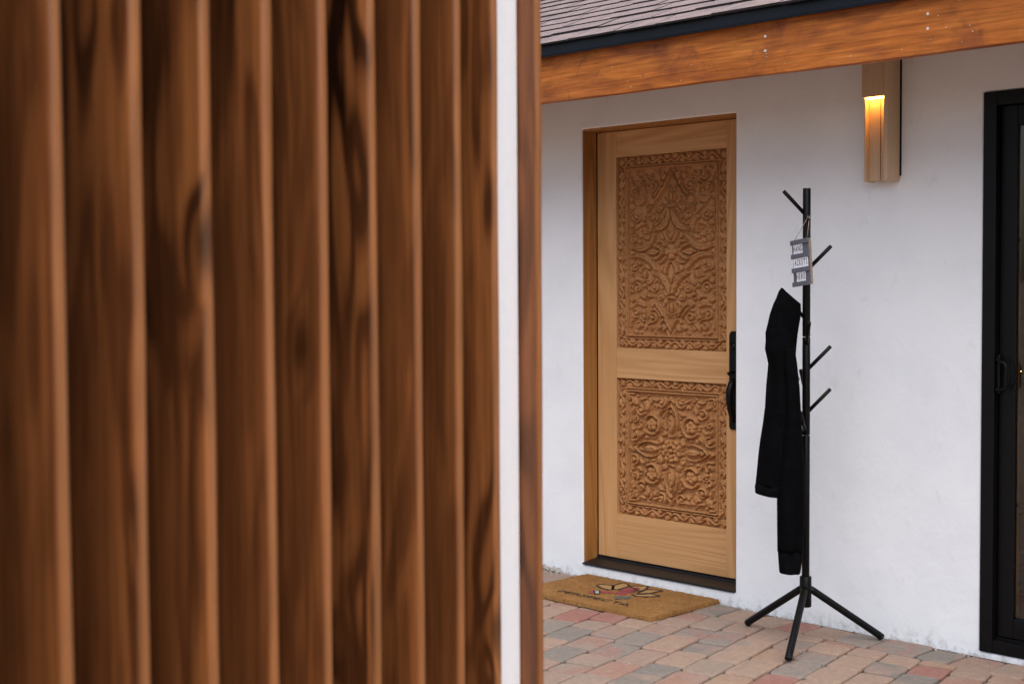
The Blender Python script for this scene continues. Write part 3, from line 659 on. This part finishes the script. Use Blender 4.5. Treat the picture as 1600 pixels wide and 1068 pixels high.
# ================================================================== THINGS
# ---- plaster rubble at the foot of the wall
chips = MB()
def chip(x, y, z, r):
    vs_ = []; n = 6
    for k in range(n):
        a = 2 * math.pi * k / n; q = r * random.uniform(.6, 1.2); vs_.append((x + q * math.cos(a), y + q * math.sin(a) * .8, z)); 
    top = [(x + (v[0] - x) * .55 + random.uniform(-.2, .2) * r, y + (v[1] - y) * .55, z + r * random.uniform(.5, 1.1)) for v in vs_]
    chips.add(vs_ + top, [tuple(range(n - 1, -1, -1)), tuple(range(n, 2 * n))] + [(k, (k + 1) % n, n + (k + 1) % n, n + k) for k in range(n)])
for _ in range(46): chip(random.uniform(-.34, -.13), random.uniform(-.05, -.002), random.uniform(-.006, .012), random.uniform(.006, .017))
for _ in range(26): chip(random.uniform(-.13, .0), random.uniform(-.03, -.004), -.006, random.uniform(.004, .011))
for _ in range(110): chip(random.uniform(.9, 2.05), random.uniform(-.036, -.004), -.011, random.uniform(.002, .007))
for _ in range(18): chip(random.uniform(.86, 1.0), random.uniform(-.03, -.004), -.006, random.uniform(.003, .008))
for _ in range(40): chip(random.uniform(.5, 2.2), random.uniform(-1.3, -.05), -.002, random.uniform(.0015, .0045))
o = chips.build('plaster_rubble', M['chip']); o['kind'] = 'stuff'; o['label'] = 'crumbs of broken plaster along the foot of the wall'; o['category'] = 'rubble'
# ---- doormat
mat = thing('doormat', 'brown coir doormat printed with a flower and lettering below the door', 'doormat', (.43, -.25, 0))
mx0, mx1, my0, my1 = .035, .832, -.487, -.010
inv = lambda v: (v[0] - .43, v[1] + .25, v[2])
nu, nv = 90, 56; U, V = np.meshgrid(np.linspace(0, 1, nu), np.linspace(0, 1, nv)); hz = .019 + RNG.normal(size=U.shape) * .0011
edge = np.minimum(np.minimum(U, 1 - U) * (mx1 - mx0), np.minimum(V, 1 - V) * (my1 - my0)); hz = np.where(edge < .001, .002, hz * np.clip(.75 + edge / .03, 0, 1))
Xm = mx0 + (mx1 - mx0) * U + (edge < .001) * RNG.normal(size=U.shape) * .0015; Ym = my0 + (my1 - my0) * V + (edge < .001) * RNG.normal(size=U.shape) * .0015
grid_mesh('pile', M['coir'], Xm - .43, Ym + .25, hz, mat, False)
fib = MB(); nf = 26000; fx = RNG.uniform(mx0, mx1, nf); fy = RNG.uniform(my0, my1, nf)
k_ = RNG.uniform(size=nf) < .22; sd_ = RNG.integers(0, 3, nf)
fx = np.where(k_ & (sd_ == 0), mx1 + RNG.normal(size=nf) * .002, fx); fy = np.where(k_ & (sd_ == 1), my0 + RNG.normal(size=nf) * .002, fy); fx = np.where(k_ & (sd_ == 2), mx0 + RNG.normal(size=nf) * .002, fx)
fz0 = np.where(k_, RNG.uniform(.001, .018, nf), .016); an = RNG.uniform(0, 2 * np.pi, nf); ln = RNG.uniform(.003, .0075, nf); hw_ = .00045
tipx = fx + np.cos(an) * ln * .7; tipy = fy + np.sin(an) * ln * .7; tipz = fz0 + np.where(k_, RNG.uniform(-.001, .004, nf), RNG.uniform(.003, .0062, nf))
ax, ay = -np.sin(an) * hw_, np.cos(an) * hw_
vv = np.stack([np.stack([fx - ax - .43, fy - ay + .25, fz0], 1), np.stack([fx + ax - .43, fy + ay + .25, fz0], 1), np.stack([tipx - .43, tipy + .25, tipz], 1)], 1).reshape(-1, 3)
me = bpy.data.meshes.new('fibres'); me.vertices.add(len(vv)); me.vertices.foreach_set('co', vv.ravel().astype(np.float32)); me.loops.add(3 * nf); me.loops.foreach_set('vertex_index', np.arange(3 * nf, dtype=np.int32))
me.polygons.add(nf); me.polygons.foreach_set('loop_start', np.arange(0, 3 * nf, 3, dtype=np.int32)); me.update(calc_edges=True); me.validate(); me.materials.append(M['coir'])
o = bpy.data.objects.new('fibres', me); COL.objects.link(o); o.parent = mat; o['kind'] = 'stuff'
PZ = .0208
def flat(name, pts, m, dz=0.0):
    t = MB(); t.add([inv((x, y, PZ + dz)) for x, y in pts], [tuple(range(len(pts)))]); return t.build(name, m, mat)
def line(mb, pts, w, closed=False, dz=.0009):
    P = [Vector(p) for p in pts]
    if closed: P.append(P[0])
    Q = []
    for i in range(len(P) - 1):
        for k in range(5): Q.append(P[i].lerp(P[i + 1], k / 5))
    Q.append(P[-1])
    for _ in range(2): Q = [Q[0]] + [(Q[i - 1] + Q[i] * 2 + Q[i + 1]) / 4 for i in range(1, len(Q) - 1)] + [Q[-1]]
    vs_ = []
    for i, q in enumerate(Q):
        d = (Q[min(i + 1, len(Q) - 1)] - Q[max(i - 1, 0)]); d = d.normalized() if d.length > 1e-9 else Vector((1, 0)); n = Vector((-d.y, d.x)) * w * random.uniform(.4, .6)
        vs_ += [inv((q.x + n.x, q.y + n.y, PZ + dz)), inv((q.x - n.x, q.y - n.y, PZ + dz))]
    mb.add(vs_, [(2 * i, 2 * i + 1, 2 * i + 3, 2 * i + 2) for i in range(len(Q) - 1)])
PET = [[(0.254, -0.184), (0.253, -0.154), (0.277, -0.146), (0.31, -0.137), (0.341, -0.168), (0.373, -0.214), (0.331, -0.216), (0.294, -0.207)],
       [(0.34, -0.17), (0.312, -0.128), (0.306, -0.063), (0.336, -0.065), (0.372, -0.092), (0.38, -0.13), (0.386, -0.186), (0.363, -0.193)],
       [(0.378, -0.095), (0.403, -0.063), (0.427, -0.04), (0.437, -0.037), (0.469, -0.09), (0.477, -0.12), (0.47, -0.141)],
       [(0.48, -0.095), (0.513, -0.069), (0.544, -0.062), (0.537, -0.098), (0.538, -0.142), (0.495, -0.191)],
       [(0.548, -0.147), (0.581, -0.151), (0.605, -0.15), (0.59, -0.179), (0.56, -0.215), (0.529, -0.231), (0.496, -0.227)]]
for p in PET:
    flat('printed_petal', p, M['p_cream']); t = MB(); line(t, p, .011, True); t.build('petal_outline', M['p_black'], mat)
flat('printed_flower_centre', [(0.43, -0.261), (0.407, -0.21), (0.386, -0.14), (0.402, -0.109), (0.419, -0.085), (0.444, -0.099), (0.463, -0.14), (0.472, -0.207), (0.479, -0.243), (0.456, -0.266)], M['p_red'], .0004)
flat('printed_stem', [(0.343, -0.257), (0.394, -0.223), (0.422, -0.255), (0.373, -0.287)], M['p_red'], .0004); flat('printed_tip', [(0.306, -0.293), (0.316, -0.269), (0.366, -0.324), (0.335, -0.325)], M['p_red'], .0002)
flat('printed_ring', [(0.323, -0.277), (0.338, -0.255), (0.384, -0.306), (0.367, -0.322)], M['p_white'], .0006); flat('printed_base', [(0.463, -0.302), (0.493, -0.259), (0.519, -0.248), (0.546, -0.293), (0.501, -0.337)], M['p_green'], .0004)
t = MB(); line(t, [(0.323, -0.277), (0.338, -0.255), (0.384, -0.306), (0.367, -0.322)], .008, True, .0011); line(t, [(.412, -.215), (.445, -.15), (.44, -.10)], .006); line(t, [(.44, -.25), (.46, -.19), (.458, -.14)], .005); t.build('flower_outline', M['p_black'], mat)
def text_mesh(name, body, size, mtl, parent, mtx, ext=0.0, bold=0.0):
    cu = bpy.data.curves.new(name, 'FONT'); cu.body = body; cu.size = size; cu.align_x = 'CENTER'; cu.align_y = 'CENTER'; cu.extrude = ext; cu.offset = bold; cu.resolution_u = 3
    ob = bpy.data.objects.new(name, cu); COL.objects.link(ob); bpy.context.view_layer.update()
    me_ = bpy.data.meshes.new_from_object(ob.evaluated_get(bpy.context.evaluated_depsgraph_get())); bpy.data.objects.remove(ob); bpy.data.curves.remove(cu)
    me_.transform(mtx); o_ = bpy.data.objects.new(name, me_); COL.objects.link(o_); me_.materials.clear(); me_.materials.append(mtl); o_.parent = parent; return o_
text_mesh('printed_lettering', 'PERSPECTA', .068, M['p_black'], mat, Matrix.Translation(inv((.418, -.385, PZ + .001))) @ Matrix.Rotation(R_(.5), 4, 'Z') @ Matrix.Diagonal((1.22, .80, 1, 1)), bold=.0002)

# ---- wall light
wlamp = thing('wall_light', 'pale wooden box wall light glowing amber under the eave', 'wall light', (1.632, 0, 1.79))
SD = .098; lx0, lx1 = 1.574 - 1.632, 1.690 - 1.632; z0, z1 = 0.0, .56
box('back_plate', M['black_metal'], wlamp, lx0 + .012, lx1 + .0035, -.007, -.0005, .022, z1 - .004)
box('back_board', M['sconce'], wlamp, lx0 + .0075, -.0018, -.052, -.0075, z0 + .004, z1, .0015); box('back_board', M['sconce'], wlamp, .0018, lx1 - .0185, -.0515, -.0075, z0 + .004, z1, .0015)
box('cheek', M['sconce'], wlamp, lx1 - .018, lx1, -SD, -.0075, z0, z1, .0025); box('cheek', M['sconce'], wlamp, lx0, lx0 + .007, -SD + .020, -.0075, z0, z1, .0025)
box('hood', M['sconce'], wlamp, lx0 + .001, lx1 - .0185, -SD + .001, -.0525, .325, z1, .002)
box('led_strip', M['led'], wlamp, lx0 + .010, lx1 - .021, -SD + .012, -.060, .3195, .3245)

# ---- coat rack
RX, RYk = 1.477, -.323
rack = thing('coat_rack', 'black metal coat tree on tripod feet before the white wall', 'coat rack', (RX, RYk, 0))
BM = M['black_metal']
MB().tube([(0, 0, .15), (0, 0, .81)], .0150, 18).build('pole', BM, rack, True); MB().tube([(0, 0, .812), (0, 0, 1.19)], .0152, 18).build('pole', BM, rack, True); MB().tube([(0, 0, 1.192), (0, 0, 1.761)], .0152, 18).build('pole', BM, rack, True)
for o in list(rack.children):
    b = o.modifiers.new('b', 'BEVEL'); b.width = .002; b.segments = 2; b.limit_method = 'ANGLE'; b.angle_limit = R_(50)
MB().tube([(0, 0, .143), (0, 0, .147), (0, 0, .259), (0, 0, .263)], [.020, .023, .023, .020], 20).build('hub', BM, rack, True)
for fx_, fy_ in ((1.162, -.269), (1.597, -.610), (1.671, -.091)):
    d = Vector((fx_ - RX, fy_ - RYk, 0)); n = d.normalized()
    lg = MB().tube([n * .012 + Vector((0, 0, .215)), n * .03 + Vector((0, 0, .205)), d * .97 + Vector((0, 0, .024)), d + Vector((0, 0, .0155))], .0142, 14).build('leg', BM, rack, True)
    MB().tube([d * .985 + Vector((0, 0, .020)), d * 1.0 + Vector((0, 0, .0155)), d * 1.008 + Vector((0, 0, .013))], [.0148, .0150, .0125], 14).build('foot_cap', M['black_alu'], lg, True)
cr = Vector((.69827, .71584, 0)); cf = Vector((-.71601, .69808, 0))     # screen-right / away, on the ground
def peg(z, a, L=.118):
    d = cr * math.cos(R_(a)) - cf * math.sin(R_(a)); s = d * .010 + Vector((0, 0, z)); e_ = s + d * L * .70 + Vector((0, 0, L * .72))
    MB().tube([s, s.lerp(e_, .5), s.lerp(e_, .975), e_], [.0075, .0075, .0075, .006], 10).build('peg', BM, rack, True)
for z, a, L in ((1.665, 172, .118), (1.560, 97, .115), (1.455, 8, .118), (1.385, -95, .115), (1.268, 186, .118), (1.165, 95, .118), (1.070, 6, .118), (.975, -92, .115), (.905, 4, .118), (.825, 116, .118)): peg(z, a, L)

# ---- black hooded jacket on the left peg
jk = thing('jacket', 'black hooded jacket hanging from a peg of the coat rack', 'jacket', (RX, RYk, 0))
def cloth(name, rows, mtl, depth, off, nseg=44, seed=1, fold=.16, sub=5, close=True):
    """rows: (z_left, z_right, left, right, depth half); lofted with folds, lateral along cr, depth toward the photographer"""
    rr = []
    for i in range(len(rows) - 1):
        for k in range(sub):
            u = k / sub; u2 = u; rr.append([rows[i][j] * (1 - u2) + rows[i + 1][j] * u2 for j in range(5)])
    rr.append(list(rows[-1])); r = random.Random(seed); ph = [r.uniform(0, 6.28) for _ in range(6)]; t = MB(); n = len(rr)
    for i, (zl, zr, l, rt, dp) in enumerate(rr):
        c = (l + rt) / 2; h = (rt - l) / 2; v = i / n
        for k in range(nseg):
            a = 2 * math.pi * k / nseg; m = 1 + fold * v * (.5 * math.sin(5 * a + ph[0] + 2.0 * v) + .35 * math.sin(9 * a + ph[1] - 3 * v)) * abs(math.sin(a)) + .05 * math.sin(17 * v + 3 * a + ph[2]) * abs(math.sin(a))
            ca = math.copysign(abs(math.cos(a)) ** .85, math.cos(a)); lat = c + h * ca; dd = dp * math.sin(a) * m; z = zl + (zr - zl) * (ca * .5 + .5)
            p = cr * lat - cf * (dd + off) + Vector((0, 0, z)); t.v.append(tuple(p))
    for i in range(n - 1):
        for k in range(nseg):
            a = i * nseg + k; b = i * nseg + (k + 1) % nseg; t.f.append((a, b, b + nseg, a + nseg))
    if close: t.f += [tuple(range(nseg)), tuple(range(n * nseg - 1, (n - 1) * nseg - 1, -1))]
    return t.build(name, mtl, jk, True)
Z = lambda z, l, r, d: (z, z, l, r, d)
cloth('body', [Z(1.225, -.152, -.032, .055), Z(1.145, -.158, -.041, .075), Z(1.071, -.141, -.046, .08), Z(1.009, -.145, -.044, .085), Z(.909, -.158, -.041, .09), Z(.86, -.164, -.036, .095), Z(.785, -.176, -.026, .10), Z(.736, -.182, -.023, .10), Z(.66, -.189, -.020, .10), (.628, .612, -.193, -.020, .098)], M['jacket'], .08, 0, seed=3)
cloth('hem_band', [(.630, .614, -.192, -.021, .096), (.610, .594, -.196, -.020, .099), (.588, .568, -.195, -.022, .095)], M['rib'], .08, 0, seed=3, sub=3)
cloth('hood', [Z(1.380, -.097, -.091, .008), Z(1.366, -.106, -.078, .028), Z(1.34, -.115, -.048, .045), Z(1.318, -.126, -.022, .052), Z(1.28, -.139, -.021, .058), Z(1.207, -.156, -.033, .064), Z(1.16, -.155, -.045, .058)], M['jacket'], .06, -.004, seed=5, fold=.2)
cloth('sleeve', [Z(1.15, -.100, -.060, .006), Z(1.10, -.100, -.052, .025), Z(1.0, -.095, -.042, .040), Z(.86, -.10, -.034, .042), Z(.70, -.120, -.021, .045), Z(.57, -.126, -.020, .046), Z(.46, -.125, -.022, .045), Z(.375, -.124, -.025, .042)], M['jacket'], .04, .078, seed=9, fold=.25)
cloth('cuff', [Z(.378, -.121, -.029, .038), (.368, .362, -.122, -.027, .040), (.300, .297, -.117, -.036, .037), (.292, .289, -.115, -.038, .034)], M['rib'], .04, .078, seed=9, sub=2)
cloth('sleeve', [Z(1.13, -.130, -.075, .020), Z(1.0, -.142, -.070, .034), Z(.85, -.150, -.070, .036), Z(.70, -.150, -.060, .036), Z(.635, -.140, -.055, .030)], M['jacket'], .04, -.068, seed=12, fold=.25)
zt = MB(); zt.tube([tuple(cr * -.044 - cf * .060 + Vector((0, 0, 1.04))), tuple(cr * -.041 - cf * .064 + Vector((0, 0, 1.028)))], .004, 8); zt.build('zip_pull', M['zip'], jk, True)

# ---- hanging letter sign
SA = R_(-20.8); sgz = 1.476
sg = thing('letter_sign', 'small grey letter board hanging on a cord from the coat rack', 'sign', tuple(Vector((RX, RYk, sgz)) + cr * -.029 - cf * .052), SA)
TL = R_(-5.5)
def S(mtx=Matrix.Identity(4)): return Matrix.Rotation(TL, 4, 'Y') @ mtx
def sbox(name, m, *b, bevel=0.0008):
    o_ = box(name, m, sg, *b, bevel); o_.data.transform(S()); return o_
SW, SH = .116, .176
sbox('board', M['slate'], -SW / 2 + .004, SW / 2 - .0025, -.0035, .0035, -SH / 2 + .004, SH / 2 - .004); sbox('board_edge', M['rawedge'], SW / 2 - .002, SW / 2 + .003, -.0045, .0045, -SH / 2 + .001, SH / 2 - .001)
railz = [SH / 2 - .008, SH / 2 - .0613, -SH / 2 + .0613, -SH / 2 + .008]
for i, z in enumerate(railz): sbox('rail', M['slate'], -SW / 2, SW / 2 - .0025, -.0085, -.004, z - .0088, z + .0088)
for row, (word, x0) in enumerate((('HANG', -.036), ('JACKETS', -.0465), ('HERE', -.024))):
    zc = (railz[row] + railz[row + 1]) / 2; pit = .0152 if row != 1 else .0146
    for k, ch in enumerate(word):
        xc = x0 + k * pit; o_ = sbox('letter_card', M['tile'], xc - .0060 - (.0009 if row == 1 else 0), xc + .0060 + (.0009 if row == 1 else 0), -.0062, -.0048, zc - .0185, zc + .0185, bevel=0)
        text_mesh('letter', ch, .029, M['ink'], o_, S(Matrix.Translation((xc, -.0066, zc)) @ Matrix.Rotation(R_(90), 4, 'X') @ Matrix.Diagonal((.62, 1.1, 1, 1))), bold=.0003)
# cord up to the peg
top = Vector((RX, RYk, 0)) + cr * -.010 - cf * .088 + Vector((0, 0, 1.651)); Mi = (Matrix.Translation(sg.location) @ Matrix.Rotation(SA, 4, 'Z')).inverted()
for sx in (-1, 1):
    a = S() @ Vector((sx * .043, -.002, SH / 2 - .004)); b = Mi @ top + Vector((sx * .004, 0, 0)); MB().tube([a, a.lerp(b, .5) + Vector((0, 0, -.002)), b], .0011, 6).build('cord', M['cord'], sg, True)

# ---- slatted timber screen in the foreground
AZ = R_(106.988 - 90)
scr = thing('slat_screen', 'tall screen of dark stained vertical timber slats with a white post', 'screen', (2.7405, -4.0113, 0), AZ)   # local +y runs along the screen, +x is its front
PIT_ = .15537; FT, FD, FH = .021, .140, 2.62
FIG = {-1: .25, 0: .3, 1: 1.0, 2: .75, 3: .7, 4: .3, 5: 1.0, 6: .5, 7: .4, 8: .65, 9.30: .45}
def fin(n):
    r = random.Random(n * 17 + 3); t = MB(); K = 60; y1 = n * PIT_
    for k in range(K + 1):
        z = .03 + (FH - .03) * k / K; w = .0011 * math.sin(z * 3.1 + n * 2.3) + .0007 * math.sin(z * 9.7 + n) ; e_ = .0010 * math.sin(z * 4.3 + n * 1.7)
        ys = (y1 - FT + e_, y1 + w); ra, rb = .0105, .0045
        sec = [(-FD, ys[0])] + [(-ra + ra * math.sin(a), ys[0] + ra - ra * math.cos(a)) for a in (0, .4, .8, 1.2, 1.5708)] + [(-rb + rb * math.cos(a), ys[1] - rb + rb * math.sin(a)) for a in (0, .5, 1.05, 1.5708)] + [(-FD, ys[1])]
        t.v += [(a, b, z) for a, b in sec]
    ns = len(sec)
    for k in range(K):
        for j in range(ns): a = ns * k + j; b = ns * k + (j + 1) % ns; t.f.append((a, b, b + ns, a + ns))
    t.f += [tuple(range(ns - 1, -1, -1)), tuple(range(ns * K, ns * K + ns))]
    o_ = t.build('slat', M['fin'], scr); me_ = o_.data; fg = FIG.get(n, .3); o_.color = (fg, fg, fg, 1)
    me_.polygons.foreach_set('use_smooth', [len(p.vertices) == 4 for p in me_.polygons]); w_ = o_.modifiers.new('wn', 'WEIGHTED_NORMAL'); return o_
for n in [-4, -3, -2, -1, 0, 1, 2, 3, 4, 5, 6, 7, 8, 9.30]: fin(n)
yA, yB = -5 * PIT_, 8 * PIT_
box('backing_panel', M['backing'], scr, -FD - .022, -FD - .0015, yA, 9.30 * PIT_, .03, FH)
box('post', M['white_post'], scr, -.132, -.049, 8 * PIT_ + .004, 9.30 * PIT_ - FT - .004, 0, FH + .06, .004)
for y in (yA + .02, 4 * PIT_ - .05): box('footing', M['backing'], scr, -FD - .07, -FD - .0225, y, y + .05, 0, FH - .2)
# ---- lamp burning inside the room
lp = thing('indoor_lamp', 'small warm bulb glowing inside behind the sliding glass door', 'lamp', (1.788, .80, .998))
MB().tube([(0, 0, 0), (0, 0, .004), (0, 0, .006)], [.001, .010, .010], 10).build('socket', M['black_metal'], lp, True)
bb = MB(); bb.tube([(0, 0, .007), (0, 0, .012), (0, 0, .020), (0, 0, .027), (0, 0, .030)], [.003, .007, .009, .006, .001], 10).build('bulb', M['bulb'], lp, True)
box('bracket', M['black_metal'], lp, -.012, .012, .005, .03, -.06, -.0005)
